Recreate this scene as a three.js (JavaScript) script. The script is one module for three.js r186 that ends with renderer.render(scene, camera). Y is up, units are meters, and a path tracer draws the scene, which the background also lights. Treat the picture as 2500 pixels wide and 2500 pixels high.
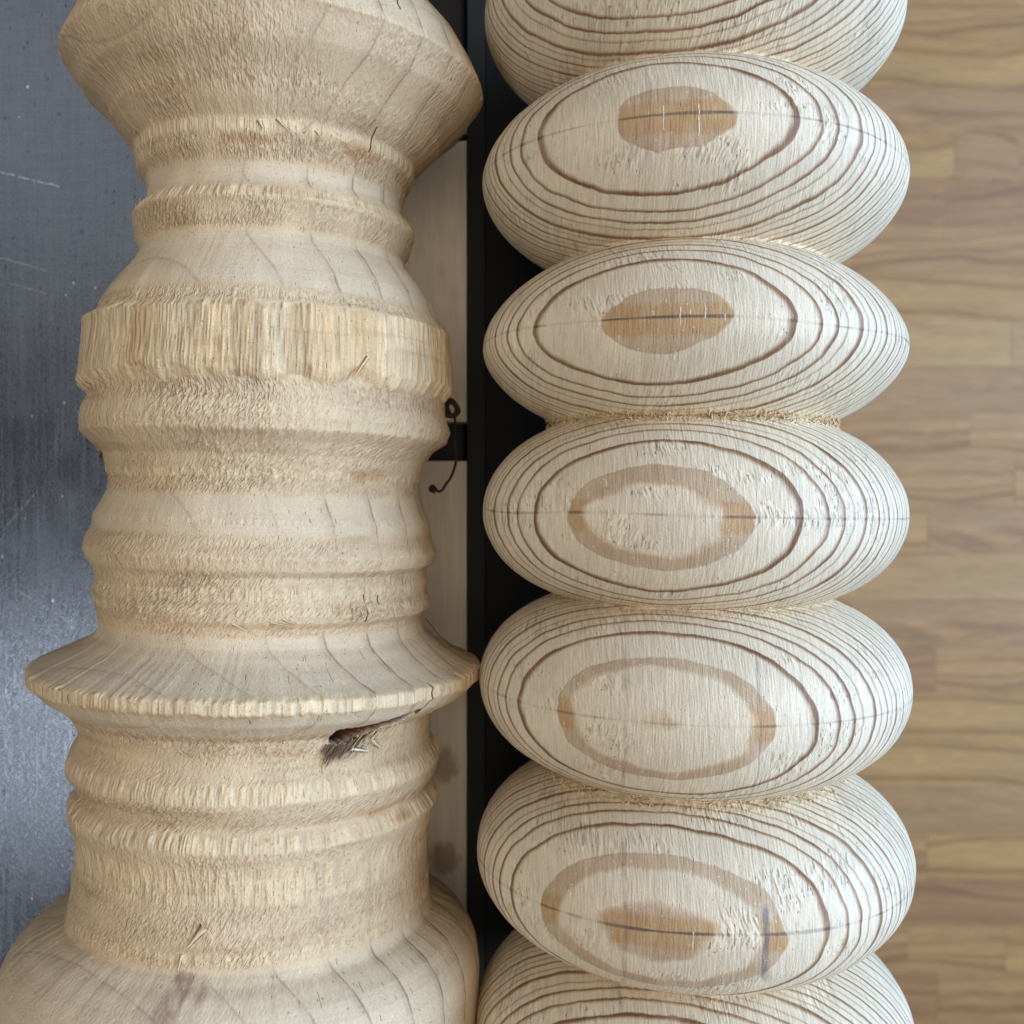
import * as THREE from 'three';
import { mergeGeometries } from 'three/addons/utils/BufferGeometryUtils.js';
import { RoundedBoxGeometry } from 'three/addons/geometries/RoundedBoxGeometry.js';
import { RectAreaLightUniformsLib } from 'three/addons/lights/RectAreaLightUniformsLib.js';

// ---------------------------------------------------------------- camera, lamps, exposure
// Lengths below are in "u": 1 u = 0.09 mm. x to the right, h up from the height of the two spindle axes, z towards the lower edge of the picture.
const S = 9e-5, Y0 = 1.0, F = 2500;
const P = (x, h, z) => new THREE.Vector3(x * S, Y0 + h * S, z * S);
const scene = new THREE.Scene();
const camera = new THREE.PerspectiveCamera(2 * Math.atan(1250 / F) * 180 / Math.PI, 1, 0.02, 30);
camera.position.copy(P(0, F, 0));
camera.up.set(0, 0, -1);
camera.lookAt(P(0, 0, 0));
camera.setViewOffset(1000, 1000, -36, 18, 1000, 1000);
camera.focus = 0.192; camera.userData.fStop = 25;
const renderer = new THREE.WebGLRenderer({ antialias: true });
renderer.toneMapping = THREE.LinearToneMapping;
renderer.toneMappingExposure = 1.14;
renderer.shadowMap.enabled = true;
renderer.setSize(1024, 1024);
scene.background = new THREE.Color().setRGB(0.092, 0.094, 0.098);   // dim daylit room all round
RectAreaLightUniformsLib.init();
function panelLight(name, label, category, at, aim, w, h, color, power, glow, frame) {
  const g = new THREE.Group(); g.name = name; g.userData = { label, category }; scene.add(g);
  g.position.set(...at); g.lookAt(...aim);
  const c = new THREE.Color(color);
  const gm = new THREE.MeshStandardMaterial({ color: 0x777777, emissive: c, emissiveIntensity: glow, roughness: .6 });
  const pane = new THREE.Mesh(new THREE.BoxGeometry(w, h, .01), gm); pane.name = 'pane'; g.add(pane);
  const fm = new THREE.MeshStandardMaterial({ color: 0xd8d6d0, roughness: .5 });
  const bars = [];
  for (const s of [-1, 1]) {
    bars.push(new THREE.BoxGeometry(frame, h + 2 * frame, .05).translate(s * (w + frame) / 2, 0, -.004));
    bars.push(new THREE.BoxGeometry(w, frame, .05).translate(0, s * (h + frame) / 2, -.004));
  }
  const fr = new THREE.Mesh(mergeGeometries(bars), fm); fr.name = 'frame'; g.add(fr);
  const l = new THREE.RectAreaLight(c, power, w, h);
  l.position.set(0, 0, .03); l.rotation.y = Math.PI; g.add(l);
}
panelLight('window', 'tall bright daylit window beside the bench', 'window', [1.75, 1.62, -0.25], [0, 1.0, 0], 1.5, 1.5, 0xb4d5ff, 8.3, 1.2, .06);
panelLight('ceiling_panel', 'wide warm white ceiling light panel above the bench', 'ceiling light', [0.30, 2.75, 0.0], [0, 1.0, 0], 1.1, 1.2, 0xffeedd, 1.85, 1.0, .04);
panelLight('ceiling_panel_001', 'dim cool ceiling light panel above the steel plate', 'ceiling light', [-1.05, 2.75, -0.85], [-.1, 1.0, 0], 1.0, 1.0, 0xf2f6ff, .62, .5, .04);
panelLight('work_lamp', 'small cool work lamp above the steel plate', 'lamp', [-0.90, 2.6, 0.43], [-.133, .95, .07], .36, .20, 0xe6efff, 11.0, 1.2, .02);

// ---------------------------------------------------------------- noise and small tools
let seed = 7;
const rnd = () => { seed = (seed + 0x6d2b79f5) | 0; let t = Math.imul(seed ^ (seed >>> 15), 1 | seed); t = (t + Math.imul(t ^ (t >>> 7), 61 | t)) ^ t; return ((t ^ (t >>> 14)) >>> 0) / 4294967296; };
const PERM = new Uint8Array(512), VAL = new Float32Array(256);
{ const p = [...Array(256).keys()]; for (let i = 255; i > 0; i--) { const j = Math.floor(rnd() * (i + 1)); [p[i], p[j]] = [p[j], p[i]]; } for (let i = 0; i < 512; i++) PERM[i] = p[i & 255]; for (let i = 0; i < 256; i++) VAL[i] = rnd() * 2 - 1; }
function n2(x, y) {                                                // value noise, -1..1
  const xi = Math.floor(x), yi = Math.floor(y); let fx = x - xi, fy = y - yi;
  fx = fx * fx * (3 - 2 * fx); fy = fy * fy * (3 - 2 * fy);
  const a = PERM[(xi & 255) + PERM[yi & 255]], b = PERM[((xi + 1) & 255) + PERM[yi & 255]], c = PERM[(xi & 255) + PERM[(yi + 1) & 255]], d = PERM[((xi + 1) & 255) + PERM[(yi + 1) & 255]];
  const u = VAL[a] + (VAL[b] - VAL[a]) * fx, v = VAL[c] + (VAL[d] - VAL[c]) * fx;
  return u + (v - u) * fy;
}
const fb = (x, y) => n2(x, y) * .62 + n2(x * 2.03 + 9.2, y * 2.03 + 4.1) * .38;
const cl = (t) => t < 0 ? 0 : t > 1 ? 1 : t;
const ss = (a, b, t) => { t = cl((t - a) / (b - a)); return t * t * (3 - 2 * t); };
const box = (a, b, e, t) => ss(a - e, a + e, t) * (1 - ss(b - e, b + e, t));
const mix = (a, b, t) => a + (b - a) * t;
function lut(list) {                                               // piecewise linear through [x, y] pairs
  return (x) => {
    if (x <= list[0][0]) return list[0][1];
    for (let i = 1; i < list.length; i++) if (x < list[i][0]) { const [a, b] = list[i - 1], [c, d] = list[i]; return b + (d - b) * (x - a) / (c - a); }
    return list[list.length - 1][1];
  };
}
function table(fn, a, b, n) {                                      // sampled and lightly smoothed
  const t = new Float32Array(n + 1); for (let i = 0; i <= n; i++) t[i] = fn(a + (b - a) * i / n);
  return (x) => { const q = cl((x - a) / (b - a)) * n, i = Math.min(n - 1, Math.floor(q)); return t[i] + (t[i + 1] - t[i]) * (q - i); };
}
const names = {};
const numbered = (n) => { const k = names[n] = (names[n] ?? -1) + 1; return k ? n + '_' + String(k).padStart(3, '0') : n; };
function thing(name, label, category, at, turn = 0) {
  const g = new THREE.Group(); g.name = numbered(name); g.userData = { label, category }; scene.add(g);
  g.position.copy(at); g.rotation.y = turn; return g;
}
function mesh(name, geo, mat, parent) {
  const m = new THREE.Mesh(geo, mat); m.name = parent === scene ? numbered(name) : name; m.castShadow = m.receiveShadow = true; parent.add(m); return m;
}
function dataTex(w, h, arr, srgb) {
  const t = new THREE.DataTexture(arr, w, h, THREE.RGBAFormat); t.magFilter = THREE.LinearFilter; t.minFilter = THREE.LinearMipmapLinearFilter; t.generateMipmaps = true;
  if (srgb) t.colorSpace = THREE.SRGBColorSpace; t.wrapS = t.wrapT = THREE.ClampToEdgeWrapping; t.needsUpdate = true; return t;
}
const TH = 2.15;                                                   // the textures cover the upper +-TH radians of a spindle
function bake(w, h, z0, z1, fn) {                                   // fn(theta, z, out) -> out = [r, g, b, height 0..1]
  const col = new Uint8Array(w * h * 4), bmp = new Uint8Array(w * h * 4), o = [0, 0, 0, 0];
  for (let j = 0; j < h; j++) {
    const z = z0 + (z1 - z0) * (j + .5) / h;
    for (let i = 0; i < w; i++) {
      fn(-TH + 2 * TH * (i + .5) / w, z, o);
      const k = (j * w + i) * 4;
      for (let c = 0; c < 3; c++) col[k + c] = Math.max(0, Math.min(255, o[c]));
      col[k + 3] = bmp[k + 3] = 255;
      bmp[k] = bmp[k + 1] = bmp[k + 2] = Math.max(0, Math.min(255, o[3] * 255));
    }
  }
  return [dataTex(w, h, col, true), dataTex(w, h, bmp, false)];
}
// one surface of revolution, its rows cut into parts; theta 0 is the top
function spindle(parent, mat, fn, z0, z1, rows, parts) {
  const th = []; const nf = 520, nb = 44;
  for (let i = 0; i <= nf; i++) th.push(-TH + 2 * TH * i / nf);
  for (let i = 1; i <= nb; i++) th.push(TH + (2 * Math.PI - 2 * TH) * i / nb);
  const W = th.length, pos = new Float32Array((rows + 1) * W * 3), uv = new Float32Array((rows + 1) * W * 2), q = [0, 0, 0];
  for (let j = 0; j <= rows; j++) for (let i = 0; i < W; i++) {
    const z = z0 + (z1 - z0) * j / rows, k = j * W + i;
    fn(i === W - 1 ? -TH : th[i], z, q);
    pos[k * 3] = q[0] * S; pos[k * 3 + 1] = q[1] * S; pos[k * 3 + 2] = q[2] * S;
    uv[k * 2] = th[i] <= TH ? (th[i] + TH) / (2 * TH) : 1 - (th[i] - TH) / (2 * Math.PI - 2 * TH);
    uv[k * 2 + 1] = (z - z0) / (z1 - z0);
  }
  const idx = (r0, r1, off) => { const a = []; for (let j = r0; j < r1; j++) for (let i = 0; i < W - 1; i++) { const k = j * W + i - off; a.push(k, k + W, k + 1, k + 1, k + W, k + W + 1); } return a; };
  const full = new THREE.BufferGeometry(); full.setAttribute('position', new THREE.BufferAttribute(pos, 3)); full.setIndex(idx(0, rows, 0)); full.computeVertexNormals();
  const nor = full.getAttribute('normal').array;
  const row = (z) => Math.max(0, Math.min(rows, Math.round((z - z0) / (z1 - z0) * rows)));
  parts.forEach(([name, a, b, label]) => {
    const r0 = row(a), r1 = row(b), g = new THREE.BufferGeometry(), c = (arr, n) => new THREE.BufferAttribute(arr.slice(r0 * W * n, (r1 + 1) * W * n), n);
    let geo = g; g.setAttribute('position', c(pos, 3)); g.setAttribute('normal', c(nor, 3)); g.setAttribute('uv', c(uv, 2)); g.setIndex(idx(r0, r1, r0 * W));
    const caps = [];
    for (const [r, s] of [[r0, -1], [r1, 1]]) if (r === 0 || r === rows) {   // sawn ends
      const cg = new THREE.BufferGeometry(), pp = [], ii = [], uu = [], nn = [];
      pp.push(0, 0, pos[r * W * 3 + 2]); uu.push(.5, .5); nn.push(0, 0, s);
      for (let i = 0; i < W; i++) { const k = r * W + i; pp.push(pos[k * 3], pos[k * 3 + 1], pos[k * 3 + 2]); uu.push(.5, .5); nn.push(0, 0, s); if (i) s < 0 ? ii.push(0, i, i + 1) : ii.push(0, i + 1, i); }
      cg.setAttribute('position', new THREE.Float32BufferAttribute(pp, 3)); cg.setAttribute('normal', new THREE.Float32BufferAttribute(nn, 3)); cg.setAttribute('uv', new THREE.Float32BufferAttribute(uu, 2)); cg.setIndex(ii); caps.push(cg);
    }
    if (caps.length) geo = mergeGeometries([g, ...caps]);
    const m = mesh(name, geo, mat, parent); if (label) m.userData.label = label;
  });
}
// curved, tapering slivers of torn wood fibre, joined
function slivers(list) {                                           // list of { p, d (unit, along), n (unit, out), l, w, lift, curl }
  const pos = [], idx = [], v = new THREE.Vector3(), t = new THREE.Vector3();
  for (const f of list) {
    t.crossVectors(f.d, f.n).normalize();
    const b = pos.length / 3, K = 3;
    for (let k = 0; k <= K; k++) {
      const a = k / K, w = f.w * (1 - a * .85) * .5, up = f.lift * a + f.curl * a * a, sd = (f.bend ?? 0) * a * a;
      for (const [q, e] of [[-1, 0], [1, 0], [0, .8]]) {
        v.copy(f.p).addScaledVector(f.d, f.l * a).addScaledVector(f.n, up + w * e).addScaledVector(t, q * w + sd);
        pos.push(v.x * S, v.y * S, v.z * S);
      }
      if (k) for (let s = 0; s < 3; s++) { const c = b + (k - 1) * 3 + s, d = b + (k - 1) * 3 + (s + 1) % 3; idx.push(c, c + 3, d, d, c + 3, d + 3); }
    }
  }
  const g = new THREE.BufferGeometry(); g.setAttribute('position', new THREE.Float32BufferAttribute(pos, 3)); g.setIndex(idx); g.computeVertexNormals(); return g;
}

// ---------------------------------------------------------------- the floor far below, parquet strips
const px = (x, y, h) => [(x - 1340) * (F - h) / F, (y - 1205) * (F - h) / F];   // where a sight line of the survey meets height h
const FL = -Y0 / S;                                                // floor level
{
  const fl = mesh('floor', new THREE.BoxGeometry(7, .02, 7), new THREE.MeshStandardMaterial({ color: 0x5a4632, roughness: .8 }), scene);
  fl.position.set(0.6, -0.018, 0); fl.userData = { kind: 'structure' };
  const mats = [];
  for (let v = 0; v < 7; v++) {
    const w = 1024, h = 128, a = new Uint8Array(w * h * 4);
    const tone = [[179, 135, 85], [184, 143, 91], [173, 132, 86], [182, 138, 83], [165, 122, 79], [187, 146, 93], [176, 133, 87]][v];
    for (let j = 0; j < h; j++) for (let i = 0; i < w; i++) {
      const x = i / 4, y = j, wv = n2(x / 70, y / 90 + v * 7) * 34 + n2(x / 25, y / 30 + v) * 5;
      const ring = n2(v * 31.7, (y + wv) / 13), fine = fb(x / 9 + v * 5, (y + wv * .6) / 2.4), pore = n2(x / 5, y * 1.1 + v * 9);
      let k = 1 + .10 * fine + .05 * n2(x / 40, y / 30 + 3 * v) - .13 * ss(.2, .9, ring) - .05 * ss(.55, .9, pore);
      const q = (j * w + i) * 4; a[q] = tone[0] * k; a[q + 1] = tone[1] * k * (1 - .02 * ring); a[q + 2] = tone[2] * k * (1 - .05 * ring); a[q + 3] = 255;
    }
    const t = dataTex(w, h, a, true); t.wrapS = THREE.RepeatWrapping; t.repeat.set(1, 1);
    mats.push(new THREE.MeshPhysicalMaterial({ map: t, roughness: .62, clearcoat: .04, clearcoatRoughness: .4 }));
  }
  const pitch = 114, joints = { 0: 2265, 3: 2284, 7: 2262, 9: 2455, 10: 2290, '-4': 2470, '-8': 2330, '-1': 2478, '-10': 2120 };
  const order = [2, 6, 0, 3, 6, 6, 4, 0, 3, 1, 2, 0, 3, 6, 1, 6, 0, 3, 3, 2, 3, 4, 3, 0, 2, 6, 1, 0];
  for (let r = -13; r < 13; r++) {
    const [, za] = px(0, 1236 + pitch * r, FL), [, zb] = px(0, 1236 + pitch * (r + 1), FL);
    const cut = joints[r] ?? (1400 + 500 * rnd()), xs = [cut - 1050, cut, cut + 1150].map((x) => px(x, 0, FL)[0]);
    for (let k = 0; k < 2; k++) {
      const w = (xs[k + 1] - xs[k]) * S - .0004, d = (zb - za) * S - .0003, g = new THREE.BoxGeometry(w, .008, d), uv = g.attributes.uv, o = rnd(), len = w / .42;
      for (let i = 0; i < uv.count; i++) uv.setX(i, uv.getX(i) * len + o);
      const v = (order[r + 13] + (k ? 0 : 4)) % 7, m = mesh('floor_strip', g, mats[v], fl);
      m.position.set((xs[k] + xs[k + 1]) / 2 * S - fl.position.x, .018 - .004 + (rnd() - .5) * .0002, (za + zb) / 2 * S);
    }
  }
}

// ---------------------------------------------------------------- steel bench, boards and rail under the spindles
const PL = -556;                                                    // top of the steel plate
{
  const w = 1024, h = 2048, c = new Uint8Array(w * h * 4), r = new Uint8Array(w * h * 4);
  const dots = []; for (let i = 0; i < 2600; i++) { const y = rnd() * h; dots.push([rnd() * w, y, .8 + rnd() * rnd() * 5, rnd() < .9 ? -1 : 1]); }
  for (let j = 0; j < h; j++) for (let i = 0; i < w; i++) {
    const brush = n2(i * .9, j / 60) * .5 + n2(i * .35 + 70, j / 130 + 9) * .5, cross = n2(i / 40 + 3, j * .8) , mot = fb(i / 60, j / 60), fine = n2(i * 1.1, j * .7 + 30);
    const k = (j * w + i) * 4, v = 1 + .10 * brush + .035 * cross + .06 * mot + .10 * fine;
    c[k] = 100 * v; c[k + 1] = 103 * v; c[k + 2] = 107 * v; c[k + 3] = r[k + 3] = 255;
    r[k] = r[k + 2] = 0; r[k + 1] = 255 * cl(.27 + .05 * brush + .04 * mot + .10 * fine); r[k + 2] = 255;
  }
  for (const [x, y, s, t] of dots) for (let j = -4; j <= 4; j++) for (let i = -4; i <= 4; i++) {
    const a = Math.hypot(i, j) / (s * .8), X = Math.round(x + i), Y = Math.round(y + j); if (a > 1 || X < 0 || Y < 0 || X >= w || Y >= h) continue;
    const k = (Y * w + X) * 4, m = (1 - a) * (t < 0 ? .5 : 0);
    for (let q = 0; q < 3; q++) c[k + q] *= 1 - m; if (t > 0 && s < 3) { c[k] = 225; c[k + 1] = 225; c[k + 2] = 220; r[k + 2] = 40; }
  }
  const tx0 = -1640, tx1 = -510, tz0 = -1800, tz1 = 1900;               // plate texture spans the plate
  const line = (x0, y0, x1, y1, s) => { const [ax, az] = px(x0, y0, PL), [bx, bz] = px(x1, y1, PL); for (let t = 0; t <= 1; t += .0005) { if (n2(t * 90 + y0, 2) < -.35) continue; const X = Math.round((mix(ax, bx, t) - tx0) / (tx1 - tx0) * w), Y = Math.round((mix(az, bz, t) + n2(t * 20, 4) * 2 - tz0) / (tz1 - tz0) * h); if (X < 0 || Y < 0 || X >= w || Y >= h) continue; const k = (Y * w + X) * 4; for (let q = 0; q < 3; q++) c[k + q] = mix(c[k + q], 228, s); r[k + 2] = 120; } };
  line(-60, 405, 145, 455, .38); line(0, 628, 110, 660, .06); line(20, 690, 110, 715, .06); line(40, 1440, 190, 1530, .1); line(90, 1200, 10, 1290, .1);
  const bb = new Uint8Array(w * h * 4); for (let j = 0; j < h; j++) for (let i = 0; i < w; i++) { const k = (j * w + i) * 4; bb[k] = bb[k + 1] = bb[k + 2] = 128 + 50 * n2(i * .8, j / 22) + 60 * n2(i * .7 + 9, j * .5); bb[k + 3] = 255; }
  const map = dataTex(w, h, c, true), rm = dataTex(w, h, r, false), sb = dataTex(w, h, bb, false); sb.wrapS = THREE.MirroredRepeatWrapping;
  const steel = new THREE.MeshStandardMaterial({ map, roughnessMap: rm, metalnessMap: rm, roughness: 1, metalness: .97, bumpMap: sb, bumpScale: .00005 });
  const b = thing('steel_bench', 'brushed dark grey steel bench plate with specks and scratches under the torn spindle', 'workbench', P((tx0 + tx1) / 2 - 460, PL, 50));
  const g = new THREE.BoxGeometry((tx1 - tx0 + 920) * S, 60 * S, (tz1 - tz0) * S);
  { const uv = g.attributes.uv, ps = g.attributes.position; for (let i = 0; i < uv.count; i++) uv.setXY(i, ps.getX(i) > 0 ? 1 : 1 - (tx1 - tx0 + 920) / (tx1 - tx0), (ps.getZ(i) / S + 1850) / 3700); map.wrapS = rm.wrapS = THREE.MirroredRepeatWrapping; }
  mesh('plate', g.translate(0, -30 * S, 0), steel, b);
  const black = new THREE.MeshStandardMaterial({ color: 0x141416, roughness: .6, metalness: .3 });
  mesh('base', new RoundedBoxGeometry((tx1 - tx0 + 1180) * S, 200 * S, 3660 * S, 2, .002).translate(130 * S, -200 * S, 0), black, b);
}
{
  // pale boards let into the bench beside the rail
  const w = 256, h = 1024;
  const wood = (v, spots) => {
    const a = new Uint8Array(w * h * 4);
    for (let j = 0; j < h; j++) for (let i = 0; i < w; i++) {
      let k = 1 + .03 * fb(i / 14, j / 200 + v) + .025 * n2(i / 3, j / 60 + v * 3) + .02 * n2(i / 30, j / 40), s = 0;
      for (const [sx, sy, rx, ry, m] of spots) s = Math.max(s, m * (1 - ss(.5, 1.15, Math.hypot((i - sx) / rx, (j - sy) / ry) + .18 * n2(i / 12, j / 12))));
      k += s < .01 ? 0 : 0;
      const q = (j * w + i) * 4; a[q] = mix(222, 146, s) * k; a[q + 1] = mix(211, 124, s) * k; a[q + 2] = mix(188, 100, s) * k; a[q + 3] = 255;
    }
    return new THREE.MeshStandardMaterial({ map: dataTex(w, h, a, true), roughness: .75 });
  };
  const lay = (label, y0, y1, v, spots, skew) => {
    const top = -548, [x1, za] = px(1138, y0, top), [, zb] = px(1138, y1, top), x0 = x1 - 260;
    const s = new THREE.Shape([[x0, -zb], [x1, -zb], [x1, -za], [x0, -za - skew]].map(([x, y]) => new THREE.Vector2((x - x0) * S, (y + za) * S)));
    const g = new THREE.ExtrudeGeometry(s, { depth: 100 * S, bevelEnabled: true, bevelSize: 2 * S, bevelThickness: 2 * S, bevelSegments: 1 });
    const ps = g.attributes.position, uv = g.attributes.uv; for (let i = 0; i < uv.count; i++) uv.setXY(i, ps.getX(i) / (260 * S), -ps.getY(i) / ((zb - za) * S));
    g.rotateX(-Math.PI / 2).translate(0, 2 * S - 0 * S, 0);
    const b = thing('pale_board', label, 'board', P(x0, top - 104, za)); mesh('plank', g, wood(v, spots), b);
  };
  lay('upper pale wooden board between the spindles, above the black gap', 344, 1028, 2, [[180, 470, 14, 40, .12], [190, 700, 12, 30, .14]], 40);
  lay('lower pale wooden board with brown stains between the spindles, below the black gap', 1127, 2600, 8, [[185, 515, 55, 34, .55], [190, 672, 50, 30, .62]], 0);
  const black = new THREE.MeshStandardMaterial({ color: 0x080706, roughness: .85, metalness: 0 }), dark = new THREE.MeshStandardMaterial({ color: 0x17160f, roughness: .8, metalness: 0 });
  const [xr] = px(1140, 0, -524), [xs] = px(1184, 0, -524);
  const rail = thing('steel_rail', 'long black steel rail carrying the beaded spindle, beside the pale boards', 'rail', P((xr + 420) / 2, -700, 50));
  mesh('bar', new RoundedBoxGeometry((420 - xs - 1) * S, 176 * S, 3700 * S, 2, 3 * S).translate((xs + 1 - xr) / 2 * S, 88 * S - 2 * S, 0), black, rail);
  mesh('edge_strip', new RoundedBoxGeometry((xs - xr) * S, 174 * S, 3700 * S, 2, 3 * S).translate(-(420 - xr - (xs - xr)) / 2 * S, 87 * S, 0), dark, rail);
  mesh('foot', new THREE.BoxGeometry((420 - xr + 280) * S, 200 * S, 3690 * S).translate(-140 * S, -100 * S, 0), black, rail);
  const cb = thing('crossbar', 'dim grey steel crossbar behind the end of the upper pale board', 'steel bar', P(xr - 130, -620, -1130));
  mesh('bar', new RoundedBoxGeometry(256 * S, 60 * S, 96 * S, 2, 4 * S), new THREE.MeshStandardMaterial({ color: 0x77757a, roughness: .55, metalness: .5 }), cb);
}

// ---------------------------------------------------------------- right: the beaded spindle
{
  const C = 345, zc = [65, 465, 862, 1250, 1654, 2062, 2465].map((z) => z - 1205), gz = [-160, 264, 660, 1040, 1452, 1858, 2263, 2660].map((z) => z - 1205);
  const Rb = [501, 506, 505, 505, 513, 519, 521];
  const Z0 = gz[0], Z1 = gz[7];
  const beadAt = (z) => { let k = 0; while (k < 6 && z > gz[k + 1]) k++; return k; };
  const radius = (z) => {
    const k = beadAt(z), d = z - zc[k], half = d < 0 ? zc[k] - gz[k] : gz[k + 1] - zc[k], b = half * 1.052, a = 282, pt = [.12, .2, .27, d < 0 ? .08 : 0, 0, 0, .08][k], t = d * (1 + pt * (1 - Math.abs(d) / half));
    return Rb[k] - a * (1 - Math.sqrt(Math.max(0, 1 - (t / b) ** 2)));
  };
  const rad = table(radius, Z0, Z1, 2820);
  const fringe = (z) => { let m = 1e9, v = 0; gz.forEach((g, i) => { if (Math.abs(z - g) < m) { m = Math.abs(z - g); v = [.2, .15, .3, 1, .5, .8, .3, .2][i]; } }); return v; };
  const gdist = (z) => { let m = 1e9; for (const g of gz) m = Math.min(m, Math.abs(z - g)); return m; };
  const shift = lut([[-1300, -12], [-740, -10], [-343, -5], [45, 0], [449, 14], [857, 22], [1260, 30]]);
  const l1lo = lut([[-740, 481], [-343, 482], [45, 467], [449, 477], [857, 478]]), l1hi = lut([[-740, 525], [-343, 525], [45, 487], [449, 494], [857, 502]]);
  const rings = [[424, 7.5, .9], [339, 2.2, .5], [290, 2.2, .55], [250, 2, .5], [209, 2, .5], [171, 2, .5], [132, 2, .5], [92, 2, .5], [388, 4.5, .8], [360, 5, .85], [309, 9, .85], [269, 3.6, .9], [231, 6.5, .8], [188, 4.5, .85], [152, 4, .8], [112, 6, .85], [72, 4, .8], [30, 5, .8], [-12, 5, .8], [-60, 6, .8], [-110, 5, .8], [-160, 5, .8], [-210, 5, .8], [-260, 5, .8], [-310, 5, .8], [-360, 5, .8], [-410, 5, .8], [-460, 5, .8]];
  const nx = -.267, ny = .964, tilt = lut([[-740, .205], [-343, .215], [45, .274], [449, .24], [857, .257]]);
  const late = (s, h, z) => {                                       // latewood 0..1 and whether it lies in the wide band
    const uu = nx * s + ny * h + shift(z) + 4.4 * n2(z / 105, s / 130) + 2.3 * n2(z / 30, s / 44) + 1.0 * n2(s / 14, z / 14);
    const lo = l1lo(z) + .9 * n2(s / 40 + 7, z / 30), hi = l1hi(z) + 3.5 * n2(s / 48, z / 34); let best = 0, wide = 0;
    const al = tilt(z), uw = -Math.sin(al) * s + Math.cos(al) * h + uu - nx * s - ny * h; wide = Math.max(ss(lo - 1.0, lo + 1.2, uw) * (1 - ss(hi - 6, hi + 1.5, uw)), ss(527, 533, uw));
    for (const [c, w, m] of rings) { const d = uu - c; if (d > 24 || d < -24) continue; const ww = w * (1 + .35 * n2(z / 60 + c, s / 60)); const v = m * ss(-ww * .5 - 1.2, -ww * .5 + .6, d) * (1 - .45 * ss(0, ww * .5, d)) * (1 - ss(ww * .2, ww * .5 + 4.5, d)); if (v > best) best = v; }
    return [best, wide];
  };
  const lines = [[-193, 300, 650, 5, .20], [-193, 700, 1100, 5, .25], [68, 300, 640, 2.5, .28], [64, -60, 140, 2, .25], [-148, -900, -560, 6, .13], [-148, -500, -200, 4, .12], [20, -420, -260, 3, .1], [-60, 60, 160, 3, .12]];
  const paint = (th, z, o) => {
    const R = rad(z), s = R * Math.sin(th), h = R * Math.cos(th), arc = R * th, [lt, wd] = late(s, h, z), k = beadAt(z), zz = z - zc[k];
    const g1 = n2(s * .35 + 5, z / 34), g2 = n2(s * .9, z / 16 + 8), mot = fb(s / 70, z / 50 + 3), fine = n2(arc * .55, z * .4);
    const tearM = ss(.02, .4, fb(arc / 120 + 7 + k * 3, z / 48)) * (1 - ss(.15, .5, wd)), sl = arc + zz * .35 * Math.sign(zz);
    const tear = tearM * n2(sl / 5.2, z / 15) + tearM * .6 * n2(sl / 2.6 + 40, z / 9);
    const gd = gdist(z), rough = (1 - ss(5, 20, gd)) * fringe(z);
    let r = 224, g = 210, b = 182, v = 1 + .035 * g1 + .03 * g2 + .035 * mot + .03 * fine + .06 * tear;
    const vein = ss(.55, .85, n2(s / 3.2, z / 90 + 50)) * .04; v -= vein;
    const lk = lt * (.92 + .18 * n2(z / 45 + 4, s / 45) + .06 * n2(arc / 3, z / 8)), lw = .5 + .5 * n2(s / 60 + 2, z / 80); r = mix(r, 104 + 26 * lw, lk); g = mix(g, 68 + 24 * lw, lk); b = mix(b, 40 + 18 * lw, lk);
    const eq = box(-30, 34, 7, zz + 3 * n2(s / 8, k)), wv = wd * cl(.66 + .14 * n2(z / 30, s / 30) + .10 * n2(s / 4.5, z / 70 + 9) + .06 * n2(s / 2, z / 24) + .24 * eq); r = mix(r, mix(179, 184, eq), wv); g = mix(g, mix(150, 149, eq), wv); b = mix(b, mix(118, 106, eq), wv);
    let hgt = .5 + .03 * g1 + .03 * g2 + .13 * tear + .10 * (lt + wd) * (1 - tearM) + .02 * fine;
    if (wd > .5) { const q = n2(s / 5 + 90, z / 6.5); if (q > .86) { r += 34; g += 38; b += 38; hgt += .06; } }
    if (lt < .3) { const q = n2(arc / 3.4 + 20, z / 9 + 11) + .25 * tearM; if (q > .93) { v *= .84; hgt -= .16; } }
    if (rough > 0) { const q = n2(arc / 7, z / 5) * .5 + n2(arc / 3, z / 3) * .5; hgt += rough * .3 * q; v *= 1 + rough * .12 * q; r = mix(r, 212, rough * .4); g = mix(g, 190, rough * .4); b = mix(b, 145, rough * .4); }
    // turner's pencil round the widest line, and a few lines struck along the stock
    const pw = 3.0 + 1.2 * n2(arc / 60, k), pd = Math.abs(zz - 4 * n2(arc / 260 + k * 3, 1) - .0083 * s);
    const ps = (.08 + .50 * cl(lt * 1.5) + .40 * wd + .18 * ss(0, .7, n2(arc / 45 + k * 9, 6))) * (1 - ss(pw * .5, pw * 1.25, pd)) * (k === 4 ? .7 : 1);
    r = mix(r, 74, ps); g = mix(g, 62, ps); b = mix(b, 54, ps);
    for (const [ls, a, c, w, m] of lines) if (z > a && z < c) { const q = m * (1 - ss(w * .5, w * 1.3, Math.abs(s - ls - 1.5 * n2(z / 40, ls)))) * (.7 + .3 * n2(z / 12, ls)) * box(a + 12, c - 12, 12, z); r = mix(r, 96, q); g = mix(g, 88, q); b = mix(b, 88, q); }
    if (k === 5) { const q = .62 * box(71, 83, 2.5, s + 1.5 * n2(z / 9, 3)) * box(-52, 98, 10, zz + 5 * n2(s / 3, 1)) * (.7 + .35 * n2(s / 4, z / 18)); r = mix(r, 92, q); g = mix(g, 92, q); b = mix(b, 106, q); }
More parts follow.
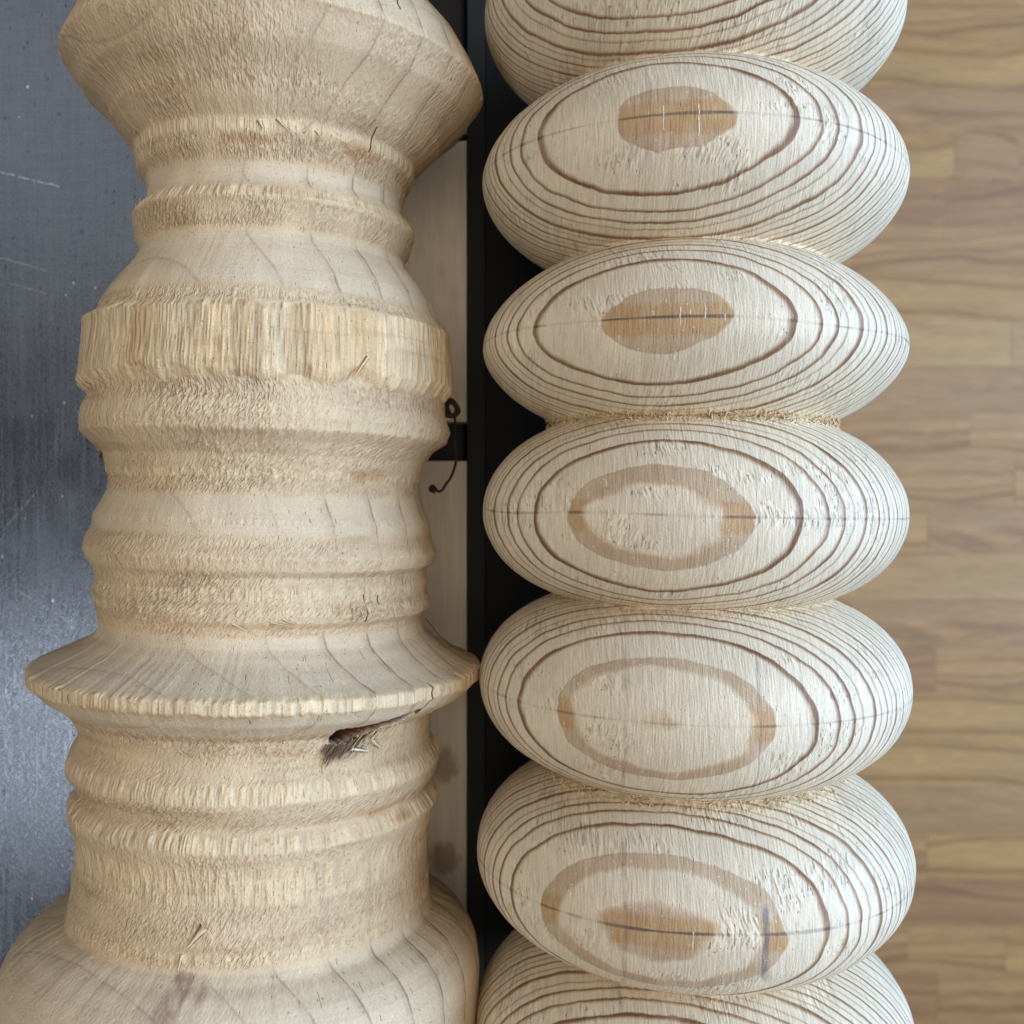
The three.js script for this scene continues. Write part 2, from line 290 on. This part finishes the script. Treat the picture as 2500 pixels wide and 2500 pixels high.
    const white = (ls, a, c) => { if (z > a && z < c && Math.abs(s - ls - .8 * n2(z / 12, 3)) < .9) { r = 236; g = 228; b = 208; hgt += .1; } };
    white(-52, -760, -700); white(-120, -760, -712); white(-66, 850, 890); white(-88, -365, -330); white(-40, -372, -340); white(-2, -352, -336);
    o[0] = r * v; o[1] = g * v; o[2] = b * v; o[3] = hgt;
  };
  const [map, bump] = bake(2048, 2048, Z0, Z1, paint);
  const mat = new THREE.MeshPhysicalMaterial({ map, bumpMap: bump, bumpScale: .0009, roughness: .62, clearcoat: 0 });
  const root = thing('beaded_spindle', 'turned softwood spindle of round beads with bold brown growth rings and pencil lines', 'wood spindle', P(C, 0, 0));
  spindle(root, mat, (th, z, q) => {
    let R = rad(z); const gd = gdist(z), arc = R * th;
    R += .7 * n2(arc / 40, z / 40) + fringe(z) * (1 - ss(4, 18, gd)) * (3.2 * n2(arc / 9, z / 7) + 2 * n2(arc / 4, z / 4) + 12);
    q[0] = R * Math.sin(th); q[1] = R * Math.cos(th); q[2] = z + .0083 * q[0];
  }, Z0, Z1, 560, gz.slice(0, 7).map((g, i) => ['bead', g, gz[i + 1]]));
  // torn fibre left in the grooves
  const fib = new THREE.MeshStandardMaterial({ color: 0xd8bb8c, roughness: .9 });
  gz.slice(1, 7).forEach((g, i) => {
    const list = [], amount = [20, 60, 1300, 260, 800, 120][i], big = [.6, .7, 1.15, .85, 1.05, .75][i], up = [2, 2, 13, 6, 10, 4][i];
    for (let k = 0; k < amount; k++) {
      const th = (rnd() * 2 - 1) * 1.75, cluster = .5 + .5 * n2(th * 6 + i * 20, 3); if (rnd() > cluster + .25) continue;
      const dz = (rnd() - .5) * 22 * big, R = rad(g + dz) - 1 + up * (.4 + .6 * rnd()) * (1 - Math.abs(dz) / 20), n = new THREE.Vector3(Math.sin(th), Math.cos(th), 0), t = new THREE.Vector3(Math.cos(th), -Math.sin(th), 0);
      const d = new THREE.Vector3(0, 0, rnd() < .5 ? -1 : 1).addScaledVector(t, (rnd() - .5) * 3.2).addScaledVector(n, .5 * rnd()).normalize();
      list.push({ p: n.clone().multiplyScalar(R).add(new THREE.Vector3(0, 0, g + dz + .0083 * R * Math.sin(th))), d, n, l: (4 + 8 * rnd()) * big, w: (3 + 6 * rnd()) * big, lift: 4 * rnd() * big, curl: (rnd() - .4) * 7 * big, bend: (rnd() - .5) * 10 });
    }
    const m = mesh('torn_fibre', slivers(list), fib, root); m.userData.kind = 'stuff'; m.userData.label = 'torn pale fibre in the groove between two beads';
  });
}

// ---------------------------------------------------------------- left: the torn, ridged spindle
{
  const C = -685, SL = -.0275, Z0 = -1320, Z1 = 1340;
  const L = lut([[-1320, 250], [-1200, 338], [-1112, 424], [-1058, 462], [-1010, 483], [-990, 489], [-984, 483], [-950, 458], [-920, 438], [-893, 404], [-873, 384], [-836, 358], [-803, 325], [-775, 323], [-748, 317], [-730, 301], [-703, 293], [-675, 295], [-655, 310], [-637, 324], [-610, 321], [-582, 316], [-562, 307], [-533, 317], [-502, 341], [-468, 366], [-435, 387], [-412, 394], [-398, 403], [-384, 424], [-328, 426], [-278, 431], [-252, 434], [-242, 426], [-228, 412], [-214, 410], [-186, 421], [-158, 425], [-134, 422], [-111, 401], [-86, 375], [-59, 367], [-31, 359], [-3, 362], [27, 376], [52, 389], [79, 392], [106, 405], [130, 410], [155, 401], [179, 388], [200, 382], [224, 387], [252, 384], [283, 375], [308, 371], [328, 378], [351, 406], [366, 440], [384, 480], [400, 513], [404, 519], [430, 517], [434, 511], [464, 482], [484, 449], [508, 429], [533, 415], [552, 408], [570, 411], [593, 424], [621, 432], [646, 430], [666, 411], [685, 406], [698, 417], [718, 429], [748, 425], [774, 415], [797, 411], [821, 408], [857, 409], [897, 415], [939, 418], [970, 421], [980, 427], [988, 448], [1010, 496], [1045, 536], [1080, 557], [1110, 567], [1140, 571], [1340, 572]]);
  const Q = lut([[-1320, 190], [-1233, 275], [-1208, 325], [-1167, 385], [-1114, 434], [-1058, 468], [-1010, 490], [-991, 498], [-985, 491], [-930, 457], [-882, 404], [-834, 363], [-808, 333], [-781, 329], [-751, 312], [-715, 303], [-688, 304], [-662, 326], [-640, 335], [-603, 326], [-577, 314], [-550, 324], [-519, 351], [-474, 385], [-437, 399], [-410, 416], [-400, 426], [-328, 434], [-269, 437], [-242, 421], [-210, 424], [-163, 436], [-137, 427], [-111, 395], [-84, 377], [-36, 364], [-4, 365], [36, 379], [62, 393], [101, 400], [133, 412], [160, 403], [174, 387], [206, 391], [226, 388], [252, 399], [268, 398], [282, 380], [299, 377], [325, 388], [356, 427], [384, 475], [401, 518], [405, 528], [430, 530], [435, 525], [462, 500], [488, 452], [509, 413], [542, 407], [581, 408], [617, 428], [633, 432], [666, 424], [694, 407], [730, 429], [759, 422], [793, 410], [863, 409], [915, 413], [950, 415], [986, 419], [996, 426], [1004, 446], [1026, 488], [1058, 520], [1090, 536], [1118, 543], [1140, 546], [1340, 547]]);
  const tl = table(L, Z0, Z1, 2660), tq = table(Q, Z0, Z1, 2660);
  const soft = (t, z) => { const m = (t(z - 1.6) + t(z) + t(z + 1.6)) / 3; return z < -790 || z > 960 || (z > 300 && z < 500) ? m : m + .34 * (m - (t(z - 16) + t(z + 16) + t(z - 8) + t(z + 8)) / 4); };   // the cutter left crisp ridges
  // what the tool left at each height: torn fuzz, comb-like splintered edges, cleanly cut coves
  const zones = (list) => table((z) => list.reduce((m, [a, b, v, e = 8]) => Math.max(m, v * box(a, b, e, z)), 0), Z0, Z1, 2660);
  const fuzz = zones([[-1300, -985, .3, 6], [-985, -880, .55, 8], [-880, -800, .7, 8], [-775, -722, 1], [-635, -575, 1], [-430, -402, .8], [-238, -190, 1.1], [-190, -110, .7], [-112, -40, .85], [-40, -2, 1.1], [85, 160, .6], [160, 205, .9], [205, 300, .95], [440, 490, .12], [488, 545, .9], [545, 600, .55], [636, 694, 1], [735, 762, .9], [762, 850, .5], [848, 968, .75], [975, 1340, .12]]);
  const comb = zones([[-1012, -984, .55, 5], [-868, -858, .6, 4], [-800, -776, .9, 5], [-660, -634, 1, 5], [-424, -404, .5, 4], [-398, -242, 1, 3], [-185, -128, .45], [-52, -34, .9, 4], [52, 62, .4, 4], [128, 150, .5, 5], [196, 226, .8, 6], [238, 252, .7, 5], [400, 434, 1, 3], [598, 634, 1, 6], [700, 736, 1, 6], [768, 846, .85, 6], [940, 962, .7, 5], [1104, 1122, .3, 6]]);
  const clean = zones([[-716, -668, 1], [-566, -436, 1], [2, 82, .8], [300, 398, 1], [440, 486, 1, 5], [980, 1340, 1, 12], [-1320, -1015, .55, 10]]);
  const slope = table(lut([[-1320, 0], [-640, .1], [-600, .7], [-560, .3], [-240, -.5], [-190, .3], [-110, .9], [-20, .8], [90, .3], [230, 1.1], [300, .9], [500, 1.0], [560, .4], [640, 1.1], [690, 1.1], [760, .2], [940, .6], [1340, 0]]), Z0, Z1, 600);
  let run = 0; const lean = [[Z0, 0]]; for (let z = Z0 + 5; z <= Z1; z += 5) lean.push([z, run += 5 * slope(z)]);
  const slant = table(lut(lean), Z0, Z1, 532);                      // how far the torn fibres lean
  const rag = (th, z) => {                                          // uneven edges: the height at which the tool bit wanders
    const a = th * 430, c = comb(z); return 3 * n2(a / 90, z / 260) + (1 + 2.5 * c) * n2(a / 9, z / 200) + 2.2 * c * n2(a / 4, z / 90) + box(-285, -215, 26, z) * (11 * n2(a / 75 + 3, 2) + 7 * n2(a / 22, 5) + 4 * n2(a / 6, 1));
  };
  // the torn knot under the flange: an opening that narrows to the right
  const slit = (th, z) => { const t = (th - .62) / .36, zc = 503 - 36 * t + 5 * Math.sin(t * 5), w = mix(20, 8, cl(t)) + 2 * n2(th * 60, 4); return box(0, 1, .06, t) * (1 - ss(w * .55, w * 1.1, Math.abs(z - zc))); };
  const knob = (th, z) => { const dx = (th - .72) * 430, dz = z - 538; return Math.exp(-((dx / 50) ** 2 + (dz / 22) ** 2)); };
  const lip = (th, z) => { const t = (th - .62) / .36, w = mix(20, 8, cl(t)), d = z - (503 - 36 * t + 5 * Math.sin(t * 5)) - w * .9; return box(.1, .9, .1, t) * ss(-2, 1, d) * Math.exp(-Math.max(0, d) / 13); };
  const relief = (th, z) => {
    const a = th * 430, f = fuzz(z) * (.62 + .5 * n2(a / 85 + 3, z / 36)), c = comb(z), sa = a + slant(z);
    return f * (.9 * n2(sa / 7, z / 11) + .8 * n2(sa / 4.4 + 30, z / 7)) + c * (.45 + .9 * n2(a / 34, z / 50 + 8)) * (1 - .72 * box(-392, -262, 12, z)) * (1.6 * n2(a / 8, z / 34) + 1.2 * n2(a / 4.6, z / 22)) + 1.6 * n2(a / 60, z / 40);
  };
  const surf = (th, z) => {
    const zr = z + rag(th, z), t = .5 + .5 * Math.sin(Math.max(-1.57, Math.min(1.57, th)));
    let R = mix(soft(tl, zr), soft(tq, zr), t) + relief(th, z);
    R += box(-398, -240, 5, zr) * (3.5 * n2(th * 430 / 55, 7) + 5 * ss(.42, .44, th) - 2.5);  // flats of the sawn stock
    R -= 58 * slit(th, z); R += 13 * knob(th, z) + (15 + 4 * n2(th * 130, 3)) * lip(th, z);
    const br = box(.66, .92, .02, th) * box(226, 262, 6, z); if (br > 0) R += br * (3 + 9 * ss(.1, .5, n2(th * 90, z / 30)));   // broken edge near the right
    return R;
  };
  const at = (x, y) => { let h = 430; let th = 0, z = 0; for (let i = 0; i < 30; i++) { const [X, zz] = px(x, y, h); const dx = X - C, zl = zz + dx * SL, s = dx - SL * zz; const R = surf(th, zl); th = Math.asin(Math.max(-1, Math.min(1, s / R))); h = .5 * h + .5 * R * Math.cos(th); z = zl; } return [th, z]; };
  const mx = -.55, my = .835;
  const BR = [[880, 372, 90, 26], [900, 1160, 70, 18], [930, 1975, 80, 14], [600, 340, 120, 14], [985, 1990, 40, 16]].map(([x, y, ra, rz]) => [...at(x, y), ra, rz]);
  const KN = [[455, 2408, 22], [400, 2485, 30], [492, 2432, 16], [440, 2385, 14]].map(([x, y, r]) => [...at(x, y), r]);
  const paint = (th, z, o) => {
    const zr = z + rag(th, z), a = th * 430, R = mix(soft(tl, zr), soft(tq, zr), .5 + .5 * Math.sin(th)), s = R * Math.sin(th), h = R * Math.cos(th);
    const f = fuzz(z) * (.7 + .5 * n2(a / 85 + 3, z / 36)), c = comb(zr), cn = clean(z), sa = a + slant(z);
    const fz = n2(sa / 4.0, z / 10) * .45 + n2(sa / 2.2 + 50, z / 5.2) * .55, cb = n2(a / 8, z / 60) * .5 + n2(a / 3.6, z / 30) * .5, sp = n2(a * .6, z * .45), mot = fb(a / 80, z / 45);
    const lathe = n2(3.3, z / 3.1) * .6 + n2(7.1, z / 7) * .4;
    let r = 212, g = 188, b = 151;
    r = mix(r, 214, cn); g = mix(g, 194, cn); b = mix(b, 161, cn);
    const ft = f * (1 - cn) * .55; r = mix(r, 199, ft); g = mix(g, 170, ft); b = mix(b, 133, ft);
    r = mix(r, 224, c * .6); g = mix(g, 200, c * .6); b = mix(b, 158, c * .6);
    let v = 1 + .04 * mot + .045 * sp + f * .14 * fz + c * .11 * cb + cn * .02 * lathe;
    const co = box(-398, -242, 4, zr); if (co > 0) { const q = n2(a / 22, z / 400 + 3), q2 = n2(a / 5 + 9, z / 180); const tn = co * cl(.45 * ss(.05, .5, n2(a / 60 + 31, z / 300)) + .35 * ss(.4, .85, n2(a / 3.4 + 70, z / 150))); r = mix(r, 184, tn); g = mix(g, 150, tn); b = mix(b, 108, tn); v *= 1 + co * (.03 * q + .035 * q2 + .05 * n2(a / 2.4, z / 90)); if (q > .2) { b -= co * 9 * q; g -= co * 6 * q; } v *= 1 + co * .05 * ss(.42, .44, th); }
    // growth lines: faint where torn, clear where cut
    const u = mx * s + my * h + 5 * n2(z / 160, s / 160) + 1.2 * n2(z / 22, s / 22), per = 103, m = ((u % per) + per) % per;
    let gl = (1 - ss(1.0, 3.4, Math.abs(m - 40))) + .35 * (1 - ss(2, 14, Math.abs(m - 46)));
    gl *= (.22 + .55 * cn + .35 * (1 - ss(-850, -800, z))) * (.65 + .35 * n2(s / 30, z / 20)) * (1 - .8 * c) * (co > .5 ? 0 : 1) * (.5 + .8 * ss(.2, .8, th));
    r = mix(r, 128, gl * .6); g = mix(g, 97, gl * .6); b = mix(b, 74, gl * .6);
    // darker brown weathered streaks and the violet brown knots in the drum
    const st = ss(.2, .75, fb(a / 150 + 11, z / 16)) * (1 - cn) * .22; r = mix(r, 170, st); g = mix(g, 128, st); b = mix(b, 88, st);
    for (const [kt, kz, kr] of KN) { const d = Math.hypot((th - kt) * 500 / kr, (z - kz) / kr) + .35 * n2(a / 14, z / 14), q = .55 * (1 - ss(.1, 1.35, d)) * (.8 + .3 * n2(a / 4, z / 4)); r = mix(r, 132, q); g = mix(g, 98, q); b = mix(b, 84, q); }
    for (const [kt, kz, ra, rz] of BR) { const q = .5 * (1 - ss(.2, 1.2, Math.hypot((th - kt) * 430 / ra, (z - kz) / rz) + .3 * n2(a / 20, z / 9))); r = mix(r, 168, q); g = mix(g, 122, q); b = mix(b, 76, q); }
    const kn = knob(th, z), sl = slit(th, z);
    if (kn > .15) { const q = ss(.15, .6, kn) * (.5 + .35 * n2(sa / 3, z / 22)) * (1 - ss(.66, .82, th) * .7); r = mix(r, 104, q); g = mix(g, 84, q); b = mix(b, 66, q); }
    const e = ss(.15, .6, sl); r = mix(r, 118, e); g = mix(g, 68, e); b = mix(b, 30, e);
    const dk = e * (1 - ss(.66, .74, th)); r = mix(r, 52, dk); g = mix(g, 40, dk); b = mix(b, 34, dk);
    const lp = ss(.72, .9, lip(th, z)) * (1 - e) * ss(.72, .78, th); r = mix(r, 226, lp); g = mix(g, 212, lp); b = mix(b, 182, lp);
    let hgt = .5 + f * .30 * fz + c * .20 * cb + .025 * sp + cn * .03 * lathe - .05 * gl;
    const pit = n2(a / 4.5 + 31, z / 7 + 5); if (pit > .9) { hgt -= .12; v *= .8; } else if (pit < -.93) v *= 1.12;
    const crack = n2(a / 2.6 + 200, z / 34); if (crack > .93 && th > .35) { v *= .72; hgt -= .15; }
    if (th > .55) for (const [ca, cz, cl2] of [[.83, 242, 30], [.93, 235, 18], [.92, -800, 26], [.8, -1075, 40], [1.0, 440, 40]]) if (Math.abs(z - cz) < cl2 && Math.abs((th - ca) * 430 - 4 * n2(z / 14, ca)) < 1.6) { r = 110; g = 74; b = 42; hgt -= .2; }
    o[0] = r * v; o[1] = g * v; o[2] = b * v; o[3] = hgt;
  };
  const [map, bump] = bake(2048, 2048, Z0, Z1, paint);
  const mat = new THREE.MeshStandardMaterial({ map, bumpMap: bump, bumpScale: .0011, roughness: .85 });
  const root = thing('torn_spindle', 'rough wood spindle with torn ridges, wide flanges and a split knot, on steel plate', 'wood spindle', P(C, 0, 0), Math.atan(-SL) * -1);
  spindle(root, mat, (th, z, q) => { const R = surf(th, z); q[0] = R * Math.sin(th); q[1] = R * Math.cos(th); q[2] = z; }, Z0, Z1, 940, [
    ['flange', Z0, -790, 'rounded upper flange'], ['neck', -790, -660], ['ridge', -660, -566], ['cove', -566, -404], ['collar', -404, -240, 'straight collar of torn lengthwise fibre'], ['ridge', -240, -60], ['shaft', -60, 165], ['ridge', 165, 300], ['flange', 300, 488, 'wide thin flange with a pale rim'], ['shaft', 488, 596], ['ridge', 596, 690], ['ridge', 690, 765], ['neck', 765, 975], ['drum', 975, Z1, 'wide drum with sloping shoulder and dark knots']]);
  const fibre = new THREE.MeshStandardMaterial({ color: 0xdfc79c, roughness: .9 }), brown = new THREE.MeshStandardMaterial({ color: 0x8a6a42, roughness: .9 });
  const frame = (th, z, ang, lift = 0) => {                           // a point on the wood, outward normal and a direction along the wood (0 = down the picture, + = to the right)
    const n = new THREE.Vector3(Math.sin(th), Math.cos(th), 0), t = new THREE.Vector3(Math.cos(th), -Math.sin(th), 0);
    return { p: n.clone().multiplyScalar(surf(th, z) + lift).setZ(z), n, d: new THREE.Vector3(0, 0, Math.cos(ang)).addScaledVector(t, Math.sin(ang)) };
  };
  const hairs = [];
  for (const [za, zb, amount, len, lean, spread] of [[-806, -770, 260, 16, 0, .7], [-770, -725, 260, 12, -.4, .4], [-660, -630, 220, 16, 0, .3], [-630, -578, 520, 12, -.6, .5], [-430, -400, 160, 10, -.2, .4], [-262, -215, 420, 17, 0, .9], [-215, -120, 420, 11, -.2, .5], [-112, -56, 260, 10, -.7, .5], [-56, -28, 420, 17, -.4, .5], [-28, 0, 200, 13, -.7, .4], [80, 160, 260, 10, -.3, .4], [196, 262, 620, 16, -.5, .6], [262, 300, 260, 12, -.8, .3], [400, 436, 260, 9, 0, .3], [486, 545, 480, 15, -.8, .5], [598, 640, 320, 13, 0, .3], [636, 690, 480, 13, -.8, .3], [695, 740, 320, 13, 0, .3], [765, 850, 380, 15, 0, .25], [850, 930, 260, 10, -.2, .4], [925, 962, 380, 15, -.5, .5]]) for (let k = 0; k < amount * .75; k++) {
    const th = (rnd() * 2 - 1) * 1.55, z = mix(za, zb, rnd()); if (n2(th * 5 + za, z / 30) < -.2 - .5 * rnd()) continue;
    const f = frame(th, z, lean + (rnd() - .5) * 2 * spread + (rnd() < .5 ? Math.PI : 0), -1);
    if (slit(th, z) > .1) continue;
    hairs.push({ ...f, l: len * (.45 + .7 * rnd()), w: 1.3 + 1.3 * rnd(), lift: .6 + 2.6 * rnd(), curl: (rnd() - .3) * 5, bend: (rnd() - .5) * 6 });
  }
  const hm = mesh('torn_fibre', slivers(hairs), fibre, root); hm.userData.kind = 'stuff'; hm.userData.label = 'short pale torn fibres standing along the ridges';
  // splinters large enough to pick apart: [theta, z, direction, length, width, lift]
  const big = (x, y, ang, l, w, lift, curl = 0, m = fibre) => { const [th, z] = at(x, y), s = mesh('splinter', slivers([{ ...frame(th, z, ang, 0), l, w, lift, curl }]), m, root); return s; };
  big(898, 872, -.66, 74, 11, 9); big(632, 293, .5, 24, 13, 6); big(676, 290, .8, 46, 8, 7); big(690, 300, .7, 40, 5, 7); big(740, 322, 2.4, 36, 7, 8); big(770, 318, .7, 44, 6, 6); big(604, 312, .1, 22, 5, 6);
  big(330, 322, 1.2, 46, 7, 10); big(371, 332, .05, 44, 5, 6); big(500, 2262, -.66, 52, 22, 6); big(444, 2330, -.15, 34, 9, 5); big(567, 1523, 1.15, 58, 7, 8); big(660, 1520, 1.4, 44, 6, 8); big(690, 1512, 1.2, 40, 6, 8); big(436, 1832, 1.15, 40, 5, 8);
  big(541, 1812, .7, 34, 4, 9); big(556, 1822, -.9, 30, 4, 9); big(634, 1812, .3, 30, 4, 8); big(622, 1820, 1.1, 40, 3.5, 9); big(856, 1828, 1.35, 46, 13, 5, -3, new THREE.MeshStandardMaterial({ color: 0xdfd4bd, roughness: .9 }));
  big(250, 1115, -2.2, 74, 24, 8, 0, brown); big(262, 1150, -2.4, 46, 10, 6); big(330, 385, -1.9, 22, 5, 4); big(975, 385, .2, 30, 3, 4);
  // the torn plug of the knot: strands lying side by side below the opening, paler at the lip
  const plug = [[], []];
  for (let k = 0; k < 150; k++) {
    const t = rnd(), row = rnd(), x = mix(806, 935, t) + 8 * (row - .5), y = mix(1806, 1772, t) + 34 * row * (1 - .55 * t), [th, z] = at(x, y), f = frame(th, z, -.55 - .5 * t + (rnd() - .5) * .35, 1);
    plug[t > .45 + .4 * rnd() ? 1 : 0].push({ ...f, l: 20 + 22 * rnd(), w: 3 + 2.6 * rnd(), lift: 1 + 3 * rnd(), curl: (rnd() - .6) * 5, bend: (rnd() - .5) * 5 });
  }
  mesh('knot', slivers(plug[0]), new THREE.MeshStandardMaterial({ color: 0x7d6650, roughness: .9 }), root).userData.label = 'dark brown torn knot beside the split';
  mesh('knot', slivers(plug[1]), fibre, root);
  big(905, 1806, .9, 44, 14, 5, -4); big(880, 1832, 1.3, 26, 9, 6, -3);
  // frayed tip of the wide flange and the broken edge above it
  const fr = []; for (let k = 0; k < 42; k++) { const f = frame(1.50 + .12 * rnd(), 402 + 26 * rnd(), 0, -2); f.d.set(Math.sin(1.5) + .2 * (rnd() - .5), (rnd() - .5) * .9, (rnd() - .3) * 1.5).normalize(); f.n = new THREE.Vector3(0, 1, 0); fr.push({ ...f, l: 7 + 9 * rnd(), w: 1.6 + rnd(), lift: 2 * rnd(), curl: (rnd() - .5) * 5 }); }
  const ft = mesh('frayed_tip', slivers(fr), new THREE.MeshStandardMaterial({ color: 0xe9e2d2, roughness: .9 }), root); ft.userData.kind = 'stuff';
  const chips = []; for (let k = 0; k < 16; k++) { const f = frame(.74 + .03 * k + .02 * rnd(), 236 + 8 * rnd(), (rnd() - .5) * .5, -2); chips.push({ ...f, l: 16 + 16 * rnd(), w: 8 + 5 * rnd(), lift: 5 + 7 * rnd(), curl: 3 * rnd() }); }
  mesh('broken_edge', slivers(chips), fibre, root);
}

// ---------------------------------------------------------------- small loose things in the gap
{
  const tube = (pts, r, seg, h) => new THREE.TubeGeometry(new THREE.CatmullRomCurve3(pts.map(([x, y, hh]) => { const [X, z] = px(x, y, hh); return new THREE.Vector3(X * S, hh * S, z * S); })), seg, r * S, 7);
  const m = new THREE.MeshStandardMaterial({ color: 0x2e2119, roughness: .9 });
  const [ox, oz] = px(1100, 1000, -200), o = P(ox, -200, oz);
  const t = thing('dark_thread', 'dark brown curled thread hanging from the torn spindle over the black gap', 'thread', o), shift = (g) => g.translate(-ox * S, 200 * S, -oz * S);
  mesh('loop', shift(mergeGeometries([tube([[1072, 998, -30], [1086, 1012, -60], [1108, 1014, -90], [1119, 1003, -110], [1110, 986, -120], [1100, 977, -120], [1090, 984, -125], [1087, 998, -130], [1098, 1012, -140], [1110, 1016, -150]], 6.5, 60), tube([[1078, 1004, -35], [1092, 1016, -70], [1110, 1010, -100], [1113, 995, -120], [1101, 983, -130], [1092, 992, -140], [1097, 1006, -150]], 4.5, 50)])), m, t);
  mesh('strand', shift(tube([[1110, 1014, -150], [1111, 1040, -170], [1110, 1080, -190], [1114, 1118, -200], [1110, 1140, -210], [1100, 1166, -230], [1086, 1186, -250], [1078, 1198, -260], [1068, 1199, -270], [1060, 1190, -275], [1052, 1199, -280]], 3.6, 70)), m, t);
  mesh('strand_end', shift(tube([[1066, 1199, -270], [1056, 1186, -270], [1050, 1196, -276], [1062, 1202, -280]], 4.5, 20)), m, t);
  const [hx, hz] = px(1050, 1525, -20), hg = tube([[1040, 1512, -20], [1056, 1530, -12], [1070, 1550, -6], [1094, 1568, -2], [1104, 1580, 0]], .9, 30);
  const hair = thing('fine_hair', 'fine dark hair curling off the right side of the wide flange', 'hair', P(hx, -20, hz)); mesh('strand', hg.translate(-hx * S, 20 * S, -hz * S), m, hair);
}
scene.traverse((o) => { if (o.isMesh) o.castShadow = o.receiveShadow = true; });
renderer.render(scene, camera);
